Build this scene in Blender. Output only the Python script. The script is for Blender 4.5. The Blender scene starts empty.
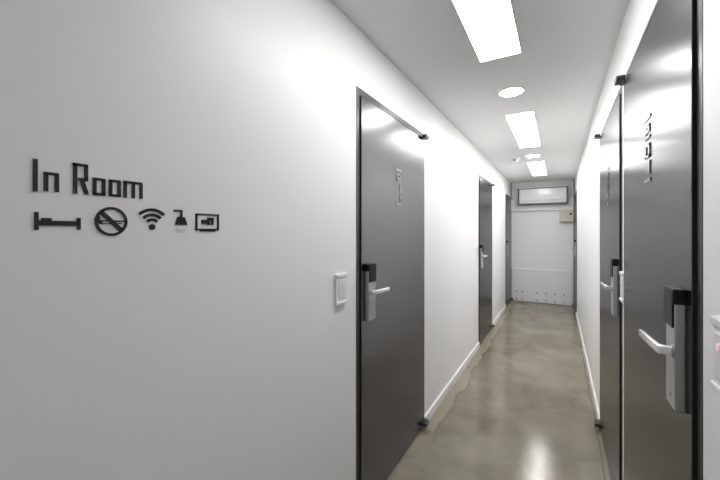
import bpy, bmesh, math, random
from mathutils import Vector, Matrix

random.seed(4)
scn = bpy.context.scene
COL = scn.collection

# ------------------------------------------------------------------ dimensions (metres)
XL, XR = -0.8517, 0.2626          # corridor walls
YR, YB = -1.3, 7.70               # rear wall (behind the camera) and end wall
H = 2.41                          # ceiling
EYE = 1.4085
DW, DH = 0.963, 2.12              # door opening
WT = 0.14                         # wall thickness

# ------------------------------------------------------------------ materials
def nodes_of(name):
    m = bpy.data.materials.new(name); m.use_nodes = True
    nt = m.node_tree
    return m, nt, nt.nodes['Principled BSDF']

def mat(name, col, rough=0.5, metal=0.0, spec=0.5, bump=0.0, bscale=60.0, vary=0.0, coat=0.0):
    m, nt, b = nodes_of(name)
    b.inputs['Roughness'].default_value = rough
    b.inputs['Metallic'].default_value = metal
    b.inputs['Specular IOR Level'].default_value = spec
    b.inputs['Coat Weight'].default_value = coat
    b.inputs['Coat Roughness'].default_value = 0.08
    tc = nt.nodes.new('ShaderNodeTexCoord')
    nz = nt.nodes.new('ShaderNodeTexNoise')
    nz.inputs['Scale'].default_value = bscale
    nz.inputs['Detail'].default_value = 4
    nt.links.new(tc.outputs['Object'], nz.inputs['Vector'])
    mx = nt.nodes.new('ShaderNodeMix'); mx.data_type = 'RGBA'
    mx.inputs['A'].default_value = tuple(c * (1 - vary) for c in col) + (1,)
    mx.inputs['B'].default_value = tuple(min(1, c * (1 + vary)) for c in col) + (1,)
    nt.links.new(nz.outputs['Fac'], mx.inputs['Factor'])
    nt.links.new(mx.outputs['Result'], b.inputs['Base Color'])
    if bump:
        bp = nt.nodes.new('ShaderNodeBump')
        bp.inputs['Strength'].default_value = bump
        bp.inputs['Distance'].default_value = 0.002
        nt.links.new(nz.outputs['Fac'], bp.inputs['Height'])
        nt.links.new(bp.outputs['Normal'], b.inputs['Normal'])
    return m

def glow(name, col, strength):
    m, nt, b = nodes_of(name)
    b.inputs['Base Color'].default_value = (0.9, 0.9, 0.9, 1)
    b.inputs['Emission Color'].default_value = col + (1,)
    b.inputs['Emission Strength'].default_value = strength
    return m

def concrete():
    m, nt, b = nodes_of('polished_concrete')
    N, K = nt.nodes.new, nt.links.new
    tc = N('ShaderNodeTexCoord')
    def noise(scale, detail=5, rough=0.55, stretch=None):
        n = N('ShaderNodeTexNoise'); n.inputs['Scale'].default_value = scale
        n.inputs['Detail'].default_value = detail; n.inputs['Roughness'].default_value = rough
        if stretch:
            mp = N('ShaderNodeMapping'); mp.inputs['Scale'].default_value = stretch
            K(tc.outputs['Object'], mp.inputs['Vector']); K(mp.outputs['Vector'], n.inputs['Vector'])
        else:
            K(tc.outputs['Object'], n.inputs['Vector'])
        return n
    def math_(op, a, bb):
        n = N('ShaderNodeMath'); n.operation = op
        for i, v in enumerate((a, bb)):
            if isinstance(v, (int, float)): n.inputs[i].default_value = v
            else: K(v, n.inputs[i])
        return n.outputs[0]
    def mix(f, a, bb):
        n = N('ShaderNodeMix'); n.data_type = 'RGBA'
        if isinstance(f, (int, float)): n.inputs['Factor'].default_value = f
        else: K(f, n.inputs['Factor'])
        for k, v in (('A', a), ('B', bb)):
            if isinstance(v, tuple): n.inputs[k].default_value = v + (1,)
            else: K(v, n.inputs[k])
        return n.outputs['Result']
    def ramp(v, lo, hi):
        n = N('ShaderNodeMapRange'); n.inputs['From Min'].default_value = lo; n.inputs['From Max'].default_value = hi
        K(v, n.inputs['Value']); return n.outputs[0]
    big = noise(1.7, 8, 0.66); mid = noise(7, 8, 0.7); fine = noise(140, 3)
    c = mix(ramp(big.outputs['Fac'], 0.38, 0.62), FLOOR_A, FLOOR_B)
    c = mix(math_('MULTIPLY', ramp(mid.outputs['Fac'], 0.45, 0.72), 0.6), c, FLOOR_C)
    c = mix(math_('MULTIPLY', ramp(fine.outputs['Fac'], 0.5, 0.8), 0.16), c, (0.10, 0.085, 0.06))
    # ragged mortar strip along the left wall, with a dark crack at its edge
    sep = N('ShaderNodeSeparateXYZ'); K(tc.outputs['Object'], sep.inputs[0])
    wob = noise(2.6, 3, 0.5, (0.0, 1.0, 0.0))
    edge = math_('ADD', sep.outputs['X'], math_('MULTIPLY', math_('SUBTRACT', wob.outputs['Fac'], 0.5), 0.16))
    strip = math_('MULTIPLY', ramp(edge, -0.742, -0.752), ramp(math_('ADD', sep.outputs['Y'], math_('MULTIPLY', big.outputs['Fac'], 0.3)), 2.46, 2.50))
    far = ramp(sep.outputs['Y'], 2.20, 2.32)
    c = mix(math_('MULTIPLY', strip, 0.55), c, FLOOR_D)
    crack = math_('SUBTRACT', 1.0, ramp(math_('ABSOLUTE', math_('ADD', edge, 0.745), 0.0), 0.002, 0.022))
    c = mix(math_('MULTIPLY', math_('MULTIPLY', math_('MULTIPLY', crack, far), ramp(mid.outputs['Fac'], 0.35, 0.6)), 0.5), c, (0.10, 0.085, 0.06))
    # fine joint crack by the right wall
    edge2 = math_('ADD', sep.outputs['X'], math_('MULTIPLY', math_('SUBTRACT', wob.outputs['Fac'], 0.5), 0.05))
    crack2 = math_('SUBTRACT', 1.0, ramp(math_('ABSOLUTE', math_('SUBTRACT', edge2, 0.232), 0.0), 0.0015, 0.006))
    c = mix(math_('MULTIPLY', crack2, 0.6), c, (0.05, 0.045, 0.035))
    K(c, b.inputs['Base Color'])
    r = math_('ADD', math_('MULTIPLY', mid.outputs['Fac'], 0.13), 0.075)
    K(math_('ADD', r, math_('MULTIPLY', strip, 0.15)), b.inputs['Roughness'])
    b.inputs['Specular IOR Level'].default_value = 0.45
    bp = N('ShaderNodeBump'); bp.inputs['Strength'].default_value = 0.25; bp.inputs['Distance'].default_value = 0.004
    K(math_('ADD', mid.outputs['Fac'], math_('MULTIPLY', crack, -0.6)), bp.inputs['Height'])
    K(bp.outputs['Normal'], b.inputs['Normal'])
    return m

FLOOR_A = (0.165, 0.145, 0.106)
FLOOR_B = (0.285, 0.260, 0.202)
FLOOR_C = (0.250, 0.214, 0.148)
FLOOR_D = (0.345, 0.305, 0.225)

def brushed(name, col, rough):
    """painted steel sheet with a faint horizontal grain"""
    m, nt, b = nodes_of(name)
    N, K = nt.nodes.new, nt.links.new
    tc = N('ShaderNodeTexCoord'); mp = N('ShaderNodeMapping')
    mp.inputs['Scale'].default_value = (1, 2, 90)
    n = N('ShaderNodeTexNoise'); n.inputs['Scale'].default_value = 3; n.inputs['Detail'].default_value = 3
    K(tc.outputs['Object'], mp.inputs['Vector']); K(mp.outputs['Vector'], n.inputs['Vector'])
    mr = N('ShaderNodeMapRange'); mr.inputs['To Min'].default_value = rough - 0.002; mr.inputs['To Max'].default_value = rough + 0.002
    K(n.outputs['Fac'], mr.inputs['Value']); K(mr.outputs[0], b.inputs['Roughness'])
    b.inputs['Base Color'].default_value = col + (1,)
    b.inputs['Metallic'].default_value = DOOR_METAL
    b.inputs['Specular Tint'].default_value = (0.7, 0.7, 0.7, 1)
    return m
DOOR_METAL = 1.0

M = {
    'wall': mat('white_wall_paint', (0.90, 0.90, 0.905), 0.42, bump=0.05, bscale=180, vary=0.01),
    'ceil': mat('ceiling_paint', (0.88, 0.885, 0.878), 0.6, bump=0.04, bscale=120, vary=0.01),
    'end': mat('end_panel_paint', (0.84, 0.845, 0.85), 0.35, vary=0.01),
    'trim': mat('white_gloss_trim', (0.84, 0.84, 0.82), 0.3),
    'floor': concrete(),
    'door': brushed('dark_steel_door', (0.230, 0.230, 0.240), 0.24),
    'frame': brushed('steel_frame', (0.13, 0.13, 0.135), 0.34),
    'seal': mat('rubber_seal_and_edge_shade', (0.012, 0.012, 0.014), 0.5),  # rubber seal; also the black that paints shade on the leaf edge
    'hinge': mat('dark_hinge_metal', (0.06, 0.06, 0.065), 0.35, 0.6),
    'silver': mat('satin_silver', (0.46, 0.46, 0.455), 0.36, 0.30),
    'handle': mat('polished_handle', (0.86, 0.86, 0.85), 0.22, 0.6),
    'black': mat('black_plastic', (0.010, 0.010, 0.011), 0.45, spec=0.25),
    'chrome': mat('chrome_digits', (0.33, 0.33, 0.34), 0.30, 0.95),
    'sign': mat('black_sign_acrylic', (0.014, 0.013, 0.013), 0.4),
    'plastic': mat('white_switch_plastic', (0.83, 0.83, 0.84), 0.3),
    'plastic2': mat('switch_rocker_plastic', (0.76, 0.76, 0.78), 0.35),
    'pink': glow('pink_button_glow', (1.0, 0.35, 0.5), 0.22),
    'panel_light': glow('led_panel_glow', (1.0, 0.995, 0.985), 11.5),
    'spot_light': glow('downlight_glow', (1.0, 0.99, 0.98), 74.0),
    'acbody': mat('ac_white_plastic', (0.80, 0.81, 0.82), 0.18),
    'acgrey': mat('ac_dark_grey_frame', (0.10, 0.10, 0.105), 0.5),  # dark grey frame around the unit's front
    'grey': mat('grey_plastic', (0.25, 0.25, 0.25), 0.5),
    'beige': mat('beige_box_plastic', (0.58, 0.555, 0.47), 0.45),
    'hole': mat('grey_panel_plug', (0.36, 0.36, 0.35), 0.6),
}

# ------------------------------------------------------------------ mesh helpers
class MB:
    def __init__(self): self.bm = bmesh.new()
    def box(self, x0, x1, y0, y1, z0, z1, bevel=0.0, seg=2):
        vs = bmesh.ops.create_cube(self.bm, size=1.0)['verts']
        sx, sy, sz = abs(x1-x0), abs(y1-y0), abs(z1-z0)
        bmesh.ops.scale(self.bm, vec=(sx, sy, sz), verts=vs)
        bmesh.ops.translate(self.bm, vec=((x0+x1)/2, (y0+y1)/2, (z0+z1)/2), verts=vs)
        if bevel:
            es = list({e for v in vs for e in v.link_edges})
            bmesh.ops.bevel(self.bm, geom=es, offset=bevel, segments=seg, profile=0.5, affect='EDGES')
        return self
    def prism(self, pts, axis, d0, d1):
        """pts polygon in the plane perpendicular to axis ('x': (y,z), 'z': (x,y), 'y': (x,z))"""
        def P(a, b, d): return {'x': (d, a, b), 'y': (a, d, b), 'z': (a, b, d)}[axis]
        v0 = [self.bm.verts.new(P(a, b, d0)) for a, b in pts]
        v1 = [self.bm.verts.new(P(a, b, d1)) for a, b in pts]
        n = len(pts)
        self.bm.faces.new(v0); self.bm.faces.new(list(reversed(v1)))
        for i in range(n):
            self.bm.faces.new((v0[i], v1[i], v1[(i+1) % n], v0[(i+1) % n]))
        return self
    def ring(self, c, ro, ri, axis, d0, d1, a0=0.0, a1=2*math.pi, n=40, sq=1.0):
        """annulus sector solid; sq stretches the second coordinate"""
        full = abs(a1 - a0 - 2*math.pi) < 1e-6
        k = n if full else n + 1
        def P(a, b, d): return {'x': (d, a, b), 'y': (a, d, b), 'z': (a, b, d)}[axis]
        L = []
        for i in range(k):
            t = a0 + (a1 - a0) * i / n
            L.append([self.bm.verts.new(P(c[0]+r*math.cos(t), c[1]+r*sq*math.sin(t), d)) for r, d in ((ro, d0), (ro, d1), (ri, d1), (ri, d0))])
        for i in range(n):
            A, B = L[i], L[(i+1) % k]
            for j in range(4):
                self.bm.faces.new((A[j], B[j], B[(j+1) % 4], A[(j+1) % 4]))
        if not full:
            self.bm.faces.new(L[0]); self.bm.faces.new(list(reversed(L[-1])))
        return self
    def disc(self, c, r, axis, d0, d1, n=32, sq=1.0, r1=None):
        r1 = r if r1 is None else r1
        def P(a, b, d): return {'x': (d, a, b), 'y': (a, d, b), 'z': (a, b, d)}[axis]
        v0 = [self.bm.verts.new(P(c[0]+r*math.cos(2*math.pi*i/n), c[1]+r*sq*math.sin(2*math.pi*i/n), d0)) for i in range(n)]
        v1 = [self.bm.verts.new(P(c[0]+r1*math.cos(2*math.pi*i/n), c[1]+r1*sq*math.sin(2*math.pi*i/n), d1)) for i in range(n)]
        self.bm.faces.new(v0); self.bm.faces.new(list(reversed(v1)))
        for i in range(n):
            self.bm.faces.new((v0[i], v1[i], v1[(i+1) % n], v0[(i+1) % n]))
        return self
    def tube(self, path, r, n=14, flat=1.0):
        """round rod along a polyline, mitred; flat squashes it in z"""
        path = [Vector(p) for p in path]
        rings = []
        for i, p in enumerate(path):
            a = (path[i] - path[i-1]).normalized() if i else None
            b = (path[i+1] - path[i]).normalized() if i < len(path)-1 else None
            t = (a + b).normalized() if a and b else (a or b)
            up = Vector((0, 0, 1)) if abs(t.z) < 0.9 else Vector((0, 1, 0))
            u = t.cross(up).normalized(); w = u.cross(t).normalized()
            k = 1.0
            if a and b: k = 1.0 / max(0.5, t.dot(b))
            rings.append([self.bm.verts.new(p + u*(r*k*math.cos(2*math.pi*j/n)) + w*(r*flat*math.sin(2*math.pi*j/n))) for j in range(n)])
        for A, B in zip(rings, rings[1:]):
            for j in range(n):
                self.bm.faces.new((A[j], A[(j+1) % n], B[(j+1) % n], B[j]))
        self.bm.faces.new(rings[0]); self.bm.faces.new(list(reversed(rings[-1])))
        return self
    def build(self, name, m, parent=None, smooth=False, origin=None):
        bmesh.ops.recalc_face_normals(self.bm, faces=self.bm.faces)
        if origin is not None:
            bmesh.ops.translate(self.bm, vec=-Vector(origin), verts=self.bm.verts)
        me = bpy.data.meshes.new(name); self.bm.to_mesh(me); self.bm.free()
        me.materials.append(M[m] if isinstance(m, str) else m)
        if smooth:
            for p in me.polygons: p.use_smooth = True
            me.set_sharp_from_angle(angle=math.radians(35))
        o = bpy.data.objects.new(name, me); COL.objects.link(o)
        if parent is not None: o.parent = parent
        if origin is not None: o.location = origin
        return o

def tag(o, label=None, cat=None, group=None, kind=None):
    if label: o['label'] = label
    if cat: o['category'] = cat
    if group: o['group'] = group
    if kind: o['kind'] = kind
    return o

def empty(name, loc, **k):
    o = bpy.data.objects.new(name, None); COL.objects.link(o)
    o.location = loc; o.empty_display_size = 0.05
    return tag(o, **k)

# ------------------------------------------------------------------ room shell
LEFT_DOORS = [(1.43, DW), (4.361, DW), (6.82, 0.862)]
RIGHT_DOORS = [(0.986, DW), (2.04, DW), (6.84, 0.842)]

def side_wall(name, xin, s, doors, label):
    b = MB(); xo = xin - s*WT
    y = YR - WT
    for d, dw in doors:
        b.box(xin, xo, y, d, 0, H); y = d + dw
        b.box(xin, xo, d, y, DH, H)
    b.box(xin, xo, y, YB + WT, 0, H)
    return tag(b.build(name, 'wall'), label, 'wall', kind='structure')

side_wall('wall_left', XL, 1, LEFT_DOORS, 'long white corridor wall carrying the black room sign')
side_wall('wall_right', XR, -1, RIGHT_DOORS, 'white corridor wall opposite the black room sign')
tag(MB().box(XL, XR, YB, YB+WT, 0, H).build('wall_back', 'end'), 'white wall closing the far end of the corridor', 'wall', kind='structure')
tag(MB().box(XL, XR, YR-WT, YR, 0, H).build('wall_front', 'wall'), 'white wall behind the camera', 'wall', kind='structure')
tag(MB().box(XL-WT-1, XR+WT+1, YR-WT, YB+WT, -0.12, 0).build('floor', 'floor'), 'polished grey brown concrete corridor floor', 'floor', kind='structure')
tag(MB().box(XL-WT, XR+WT, YR-WT, YB+WT, H, H+0.12).build('ceiling', 'ceil'), 'pale grey white flat corridor ceiling', 'ceiling', kind='structure')

def baseboard(name, xin, s, spans, label):
    b = MB()
    for y0, y1 in spans:
        pr = [(0, 0), (0.014, 0), (0.014, 0.054), (0.010, 0.064), (0, 0.067)]
        b.prism([(xin + s*u, z) for u, z in pr], 'y', y0, y1)
    return tag(b.build(name, 'trim'), label, 'baseboard', kind='structure')
baseboard('baseboard_left', XL, 1, [(YR, LEFT_DOORS[0][0]), (LEFT_DOORS[0][0]+DW, LEFT_DOORS[1][0]), (LEFT_DOORS[1][0]+DW, LEFT_DOORS[2][0])],
          'low white baseboard along the wall with the black sign')
baseboard('baseboard_right', XR, -1, [(YR, RIGHT_DOORS[0][0]), (RIGHT_DOORS[0][0]+DW, RIGHT_DOORS[1][0]), (RIGHT_DOORS[1][0]+DW, RIGHT_DOORS[2][0])],
          'low white baseboard along the wall opposite the sign')

# ------------------------------------------------------------------ doors
SEG = {'a': (0, 1, 0.82, 1), 'g': (0, 1, 0.41, 0.59), 'd': (0, 1, 0, 0.18),
       'f': (0, 0.24, 0.5, 1), 'b': (0.76, 1, 0.5, 1), 'e': (0, 0.24, 0, 0.5), 'c': (0.76, 1, 0, 0.5)}
DIG = {'0': 'abcdef', '1': 'bc', '2': 'abged', '3': 'abgcd', '4': 'fgbc', '5': 'afgcd', '6': 'afgcde', '7': 'abc'}

def make_door(idx, xin, s, place, digits, label, dz=0.0):
    """s=+1: wall on the left (normal +x).  Local: X = out of the wall (mirrored by s), Y = along the corridor."""
    y0, dw = place
    root = empty('door_%d' % idx, (xin, y0, 0), label=label, cat='door', kind='structure', group='grey steel doors along the corridor')
    X = lambda u: s*u
    F = 0.008                                   # the leaf stands this far proud of its frame
    f = MB()
    f.box(X(-0.10), X(0.001), 0.0, 0.034, 0, DH, 0.001)
    f.box(X(-0.10), X(0.001), 0.034, dw-0.001, DH-0.032, DH, 0.001)
    f.build('door_frame', 'frame', root)
    g = MB()
    g.box(X(-0.10), X(0.0005), 0.034, 0.039, 0, DH-0.032)
    g.box(X(-0.10), X(-0.004), 0.039, dw-0.001, DH-0.038, DH-0.032)
    g.build('door_seal', 'seal', root)
    ln, lf = 0.041, dw - 0.004
    leaf = MB().box(X(-0.045), X(F), ln, lf, 0.008, DH-0.039, 0.001).build('door_leaf', 'door', root)
    MB().box(X(-0.04), X(F-0.001), ln-0.0015, ln+0.0005, 0.009, DH-0.040).build('edge_shade_strip', 'seal', leaf)  # black strip paints the shade on the leaf's near edge
    # raised number between two bars
    if digits:
        cy = (ln + lf)/2 - (0.005 if s > 0 else 0.030)
        w = 0.084
        rd = lambda t: cy + s*(t - 0.5)*w     # reading direction: left to right for someone facing the door
        for z in (1.778, 1.572):
            MB().box(X(F), X(F+0.003), cy-w/2, cy+w/2, z, z+0.012).build('number_bar', 'chrome', leaf)
        for ch, z0 in zip(digits, (1.716, 1.653, 1.597)):
            d = MB()
            for q in DIG[ch]:
                a0, a1, b0, b1 = SEG[q]
                ya, yb = rd(0.10 + 0.80*a0), rd(0.10 + 0.80*a1)
                d.box(X(F), X(F+0.003), min(ya, yb), max(ya, yb), z0 + 0.044*b0, z0 + 0.044*b1)
            d.build('number_digit', 'chrome', leaf)
    # electronic lock with lever
    la, lb, t = 0.079, 0.155, F + 0.020
    zb, zt = 0.975 + dz, 1.246 + dz
    lk = MB().box(X(F), X(t), la, lb, zb, zt, 0.003).build('lock_plate', 'silver', root)
    r = MB()
    r.box(X(F+0.0005), X(t+0.003), la-0.001, lb+0.001, zt-0.020, zt+0.016, 0.002)
    r.box(X(t-0.004), X(t+0.004), la+0.003, lb+0.001, zt-0.076, zt+0.010, 0.002)
    r.build('card_reader', 'black', lk)
    hz, hy = 1.118 + 0.8*dz, 0.088
    MB().disc((hy, hz), 0.015, 'x', X(t), X(t+0.005)).build('lever_rose', 'silver', lk, True)
    h = MB()
    h.prism([(X(u), y) for u, y in ((t, hy-0.008), (t+0.024, hy-0.008), (t+0.031, hy+0.000), (t+0.041, hy+0.152),
                                    (t+0.030, hy+0.153), (t+0.020, hy+0.014), (t+0.014, hy+0.009), (t, hy+0.009))], 'z', hz-0.0105, hz+0.0095)
    bmesh.ops.recalc_face_normals(h.bm, faces=h.bm.faces)
    bmesh.ops.bevel(h.bm, geom=list(h.bm.edges), offset=0.0028, segments=3, profile=0.5, affect='EDGES', clamp_overlap=True)
    h.build('lever_handle', 'handle', lk, True)
    MB().disc((la+0.030, zb+0.030), 0.005, 'x', X(t), X(t+0.0012), 16).build('key_cover', 'grey', lk)
    # pivot hinges at the far edge, top and bottom
    for z0, z1 in ((DH-0.040, DH-0.018), (0.026, 0.050)):
        p = MB()
        p.box(X(F), X(0.042), dw-0.060, dw+0.003, z0, z1, 0.003)
        p.box(X(0.0), X(0.020), dw+0.001, dw+0.026, z0+0.003, z1-0.001, 0.002)
        p.build('pivot_hinge', 'hinge', root)
    return root

make_door(1, XL, 1, LEFT_DOORS[0], '211', 'grey steel door right beside the black room sign, white plate at its lock side', -0.016)
make_door(2, XL, 1, LEFT_DOORS[1], '212', 'grey steel door in the middle of the wall carrying the black sign', -0.016)
make_door(3, XL, 1, LEFT_DOORS[2], '213', 'grey door in the far corner on the sign side of the corridor', -0.016)
make_door(4, XR, -1, RIGHT_DOORS[0], '201', 'big grey steel door in the right foreground, nearest opposite the sign wall', 0.012)
make_door(5, XR, -1, RIGHT_DOORS[1], '202', 'grey steel door just behind the big foreground door on the right', 0.012)
make_door(6, XR, -1, RIGHT_DOORS[2], '203', 'grey door in the far corner under the beige box', 0.012)

# ------------------------------------------------------------------ white wall plates beside the locks
def wall_plate(xin, s, y0, z0, label, lit=False):
    yc = y0 + 0.044
    root = empty('wall_plate', (xin, yc, z0 + 0.070), label=label, cat='switch', group='white switch plates beside the doors')
    X = lambda u: s*u
    b = MB().box(X(0), X(0.010), -0.044, 0.044, -0.070, 0.070, 0.003)
    b.build('plate_body', 'plastic', root)
    MB().box(X(0.008), X(0.014), -0.043, 0.043, 0.052, 0.069, 0.003).build('plate_rib', 'plastic', root)
    MB().box(X(0.008), X(0.014), -0.043, 0.043, -0.069, -0.054, 0.003).build('plate_rib', 'plastic', root)
    MB().box(X(0.009), X(0.0125), -0.026, 0.026, -0.042, 0.042, 0.0015).build('rocker', 'plastic2', root)
    MB().disc((0.004, 0.018), 0.007, 'x', X(0.012), X(0.0155), 20).build('button', 'pink' if lit else 'plastic', root)
    return root
wall_plate(XL, 1, 1.246, 1.083, 'white switch plate between the black sign and the nearest grey door')
wall_plate(XL, 1, 4.215, 1.083, 'small white switch plate before the middle door on the sign wall')
wall_plate(XR, -1, 1.946, 1.083, 'white switch plate in the narrow strip between the two right-hand doors')
wall_plate(XR, -1, 0.812, 1.112, 'white switch plate with pink lit button at the right picture edge', lit=True)

# ------------------------------------------------------------------ black sign on the left wall
SD = 0.0025                                  # letter depth
K = (0.8517-SD)/0.8437
def kz(z): return EYE + (z-EYE)*K
def zs(boxes, name, label, group, cat='letter', extra=None):
    b = MB()
    for y0, y1, z0, z1 in boxes: b.box(XL, XL+SD, y0*K, y1*K, kz(z0), kz(z1))
    if extra: extra(b)
    ys = [v.co.y for v in b.bm.verts]; zz = [v.co.z for v in b.bm.verts]
    o = b.build(name, 'sign', origin=(XL, (min(ys)+max(ys))/2, (min(zz)+max(zz))/2))
    return tag(o, label, cat, group)

GL = 'raised letters of the wall sign'
B0, XH, CAP, SW, BW = 1.486, 1.523, 1.548, 0.0066, 0.0054
zs([(0.2466, 0.2534, B0-0.002, CAP-0.003)], 'sign_letter', 'black raised capital I starting the wall sign', GL)
zs([(0.2622, 0.2688, B0, XH), (0.2784, 0.2850, B0, XH-0.002), (0.2640, 0.2845, XH-BW, XH)], 'sign_letter', 'black raised small n after the capital I', GL)
def rleg(b): b.prism([(y*K, kz(z)) for y, z in ((0.3178, 1.5165), (0.3258, 1.5165), (0.3345, B0), (0.3262, B0))], 'x', XL, XL+SD)
zs([(0.3079, 0.3144, B0, CAP), (0.3071, 0.3322, CAP-BW, CAP), (0.3264, 0.3328, 1.5150, CAP-0.001), (0.3160, 0.3328, 1.5130, 1.5190)],
   'sign_letter', 'black raised capital R opening the second sign word', GL, extra=rleg)
def oo(y0, y1): return [(y0, y0+SW, B0+0.001, XH-0.001), (y1-SW, y1, B0+0.001, XH-0.001), (y0+0.001, y1-0.001, XH-BW, XH), (y0+0.001, y1-0.001, B0, B0+BW)]
zs(oo(0.3413, 0.3644), 'sign_letter', 'black raised small o directly after the capital R', GL)
zs(oo(0.3709, 0.3944), 'sign_letter', 'black raised small o directly before the m', GL)
zs([(0.4001, 0.4068, B0, XH+0.001), (0.4174, 0.4238, B0, XH), (0.4345, 0.4407, B0, XH-0.002), (0.3995, 0.4398, XH-BW+0.001, XH+0.001)],
   'sign_letter', 'black raised small m ending the wall sign', GL)

GI = 'raised pictograms under the sign letters'
zs([(0.2485, 0.2546, 1.4125, 1.4460), (0.2540, 0.3150, 1.4205, 1.4303), (0.3139, 0.3201, 1.4130, 1.4370), (0.2582, 0.2737, 1.4295, 1.4352)],
   'bed_sign', 'black raised bed pictogram under the capital I', GI, 'pictogram')

def part_icon(name, label, c):
    return empty(name, (XL, c[0]*K, kz(c[1])), label=label, cat='pictogram', group=GI)
# no smoking: ring, bar, cigarette
c = (0.3762, 1.4315); ns = part_icon('no_smoking_sign', 'black round no-smoking pictogram between the bed and wireless signs', c)
MB().ring((0, 0), 0.0318, 0.0262, 'x', 0, SD, n=48).build('ring', 'sign', ns)
d = 0.0285*math.cos(math.radians(45)); q = 0.0048
MB().prism([(-d-q*.7, d-q*.7), (-d+q*.7, d+q*.7), (d+q*.7, -d+q*.7), (d-q*.7, -d-q*.7)], 'x', 0, SD).build('slash_bar', 'sign', ns)
b = MB()
for y0, y1, z0, z1 in ((-0.0235, -0.002, -0.0005, 0.0020), (-0.0235, -0.002, -0.0062, -0.0040), (-0.0235, -0.0175, -0.0062, 0.0020),
                       (0.0060, 0.0265, -0.0008, 0.0026), (0.0120, 0.0200, -0.0052, -0.0030), (-0.0268, -0.0225, -0.004, 0.0110)):
    b.box(0, SD*0.9, y0, y1, z0, z1)
b.build('cigarette', 'sign', ns)
# wireless: three arcs and a dot
c = (0.4625, 1.4215); wf = part_icon('wireless_sign', 'black wireless signal pictogram of three arcs and a dot', c)
for ro in (0.0440, 0.0318, 0.0198):
    MB().ring((0, 0), ro, ro-0.0066, 'x', 0, SD, math.radians(45), math.radians(135), 24, 1.0).build('arc', 'sign', wf)
MB().disc((0, -0.001), 0.0072, 'x', 0, SD).build('dot', 'sign', wf)
# shower head with white water bars
c = (0.5364, 1.4430); sh = part_icon('shower_sign', 'black shower head pictogram with white bars below it', c)
b = MB()
b.prism([(-0.0105, 0.0045), (0.0090, 0.0045), (0.0165, -0.0165), (-0.0172, -0.0165)], 'x', 0, SD)
b.box(0, SD, -0.0026, 0.0026, 0.003, 0.0225); b.box(0, SD, -0.0206, 0.0024, 0.0178, 0.0222)
b.build('shower_head', 'sign', sh)
for z in (-0.0265, -0.0325):
    MB().box(0, SD*0.75, -0.014, 0.0125, z, z+0.003).build('water_bar', 'plastic', sh)
# screen
c = (0.6125, 1.4360); tv = part_icon('screen_sign', 'black framed television pictogram at the end of the sign row', c)
b = MB()
w0, w1, h0, h1 = -0.0363, 0.0371, -0.0228, 0.0228
b.box(0, SD, w0, w0+0.0054, h0, h1); b.box(0, SD, w1-0.0054, w1, h0, h1)
b.box(0, SD, w0, w1, h1-0.0042, h1); b.box(0, SD, w0, w1, h0, h0+0.0042)
b.build('screen_frame', 'sign', tv)
MB().box(0, SD, -0.0225, 0.0245, h0-0.0036, h0+0.001).build('screen_stand', 'sign', tv)
b = MB()
b.box(0, SD, -0.0187, 0.0005, -0.0052, 0.0062); b.box(0, SD, -0.0005, 0.0075, -0.0080, 0.0122)
b.box(0, SD, 0.0110, 0.0192, -0.0080, 0.0122); b.box(0, SD, 0.0005, 0.0190, 0.0062, 0.0122)
b.build('screen_glyph', 'sign', tv)

# ------------------------------------------------------------------ ceiling lights
GP = 'rectangular light panels in the ceiling'
def light_panel(y0, y1, label):
    cx, hw = -0.289, 0.107
    yc, hl = (y0+y1)/2, (y1-y0)/2
    root = empty('ceiling_light_panel', (cx, yc, H), label=label, cat='ceiling light', group=GP)
    f = MB()
    f.box(-hw-0.006, -hw, -hl-0.006, hl+0.006, -0.006, 0); f.box(hw, hw+0.006, -hl-0.006, hl+0.006, -0.006, 0)
    f.box(-hw, hw, -hl-0.006, -hl, -0.006, 0); f.box(-hw, hw, hl, hl+0.006, -0.006, 0)
    f.build('light_frame', 'trim', root)
    MB().box(-hw, hw, -hl, hl, -0.005, -0.0005).build('light_diffuser', 'panel_light', root)
light_panel(0.92, 2.095, 'nearest rectangular ceiling panel light, cut off by the top edge')
light_panel(3.165, 4.475, 'middle rectangular ceiling panel light between the two round lights')
light_panel(5.475, 6.79, 'farthest rectangular ceiling panel light near the end wall')

GR = 'round downlights in the ceiling'
def downlight(y, label):
    root = empty('round_downlight', (-0.293, y, H), label=label, cat='ceiling light', group=GR)
    MB().ring((0, 0), 0.087, 0.077, 'z', -0.007, 0, n=40).build('light_ring', 'trim', root, True)
    MB().disc((0, 0), 0.077, 'z', -0.005, -0.0005, 40).build('light_diffuser', 'spot_light', root)
downlight(2.655, 'round downlight between the nearest and middle ceiling panels')
downlight(5.035, 'round downlight between the middle and farthest ceiling panels')

# small sprinkler / sensor next to the far downlight
sp = empty('ceiling_sensor', (-0.495, 5.10, H), label='small white ceiling sensor beside the far round downlight', cat='sensor')
MB().disc((0, 0), 0.040, 'z', -0.012, 0, 24).build('sensor_base', 'plastic', sp, True)
MB().disc((0, 0), 0.018, 'z', -0.045, -0.012, 20, r1=0.026).build('sensor_head', 'plastic', sp, True)
MB().disc((-0.034, 0.0), 0.011, 'z', -0.026, -0.002, 16).build('sensor_clip', 'grey', sp)

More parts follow.
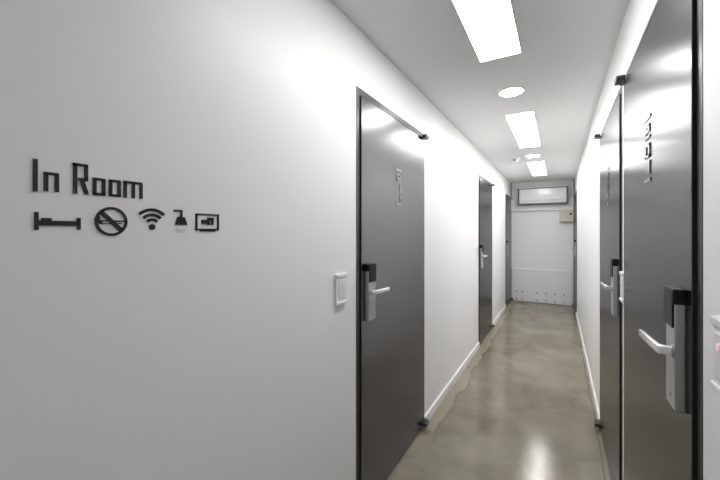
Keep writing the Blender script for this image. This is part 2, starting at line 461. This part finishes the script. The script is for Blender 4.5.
# ------------------------------------------------------------------ end wall fittings
tag(MB().box(XL, XR, YB-0.06, YB, 1.832, H, 0.003).build('trim_1', 'end'), 'white bulkhead board across the end wall behind the air conditioner', 'trim', kind='structure')
ac = empty('air_conditioner', (-0.280, YB-0.06, 1.955), label='white wall air conditioner high on the end wall', cat='air conditioner')
w = 0.415
MB().box(-w, w, -0.12, 0, 0.0, 0.300, 0.012).build('case', 'acbody', ac)
b = MB()
b.box(-w-0.010, -w+0.014, -0.135, -0.02, -0.010, 0.310, 0.004); b.box(w-0.010, w+0.008, -0.135, -0.02, -0.010, 0.310, 0.004)
b.box(-w, w, -0.135, -0.02, -0.012, 0.012, 0.004); b.box(-w, w, -0.135, -0.02, 0.296, 0.310, 0.004)
b.build('case_edge', 'acgrey', ac)
b = MB()
b.prism([(-0.115, 0.070), (-0.148, 0.072), (-0.152, 0.180), (-0.146, 0.294), (-0.115, 0.294)], 'x', -w+0.018, w-0.014)
b.build('front_panel', 'acbody', ac)
b = MB()
b.prism([(-0.115, 0.016), (-0.138, 0.018), (-0.146, 0.064), (-0.115, 0.066)], 'x', -w+0.018, w-0.014)
b.build('louver', 'acbody', ac)

bx = empty('junction_box', (0.128, YB, 1.718), label='beige box on the end wall under the air conditioner', cat='box')
MB().box(-0.118, 0.128, -0.10, 0, -0.110, 0.112, 0.006).build('box_case', 'beige', bx)
MB().box(-0.1195, 0.1295, -0.104, -0.092, -0.1115, 0.1135, 0.004).build('box_lid', 'beige', bx)
MB().disc((0.068, 0.030), 0.020, 'y', -0.112, -0.100, 20).build('box_knob', 'black', bx)

kp = empty('kick_panel', (-0.295, YB, 0.0), label='white lower panel with two rows of plugs at the corridor end', cat='panel')
MB().box(-0.535, 0.510, -0.03, -0.0005, 0.006, 0.665, 0.006).build('panel_board', 'end', kp)
for z in (0.200, 0.056):
    for x in (-0.745, -0.643, -0.3785, -0.2186, -0.0676, 0.0851):
        MB().disc((x+0.295, z), 0.017, 'y', -0.034, -0.030, 16).build('panel_plug', 'hole', kp)
cd = MB().tube([(0, 0, 0.02), (0, 0, H-0.001)], 0.011, 12).build('corner_conduit', 'grey')
cd.location = (XR-0.018, YB-0.155, 0)
tag(cd, 'thin grey pipe running up the far corner beside the beige box', 'pipe')
cd2 = MB().tube([(XL+0.012, YB-0.075, DH+0.005), (XL+0.012, YB-0.075, H-0.001)], 0.009, 12).build('corner_conduit', 'grey', origin=(XL+0.012, YB-0.075, DH+0.005))
tag(cd2, 'thin grey pipe stub in the far corner above the sign-side door', 'pipe')

# ------------------------------------------------------------------ world, camera, view
wd = bpy.data.worlds.new('world'); wd.use_nodes = True; scn.world = wd
wd.node_tree.nodes['Background'].inputs[0].default_value = (0.5, 0.5, 0.5, 1)
wd.node_tree.nodes['Background'].inputs[1].default_value = 0.0

cam = bpy.data.cameras.new('camera'); co = bpy.data.objects.new('camera', cam); COL.objects.link(co)
FPX = 343.05
cam.sensor_fit = 'HORIZONTAL'; cam.sensor_width = 36.0
cam.lens = 36.0*FPX/720.0
cam.shift_y = -8.0/720.0
cam.clip_start = 0.02
yaw = math.atan((558.8-360.0)/FPX)
co.location = (0, 0, EYE)
co.rotation_euler = (math.pi/2, 0, yaw)
scn.camera = co

vs = scn.view_settings
vs.view_transform = 'Standard'; vs.look = 'None'; vs.gamma = 1.0; vs.use_curve_mapping = False
vs.exposure = 0.45
scn.cycles.use_denoising = True
scn.cycles.max_bounces = 16
scn.cycles.diffuse_bounces = 10
scn.cycles.glossy_bounces = 6
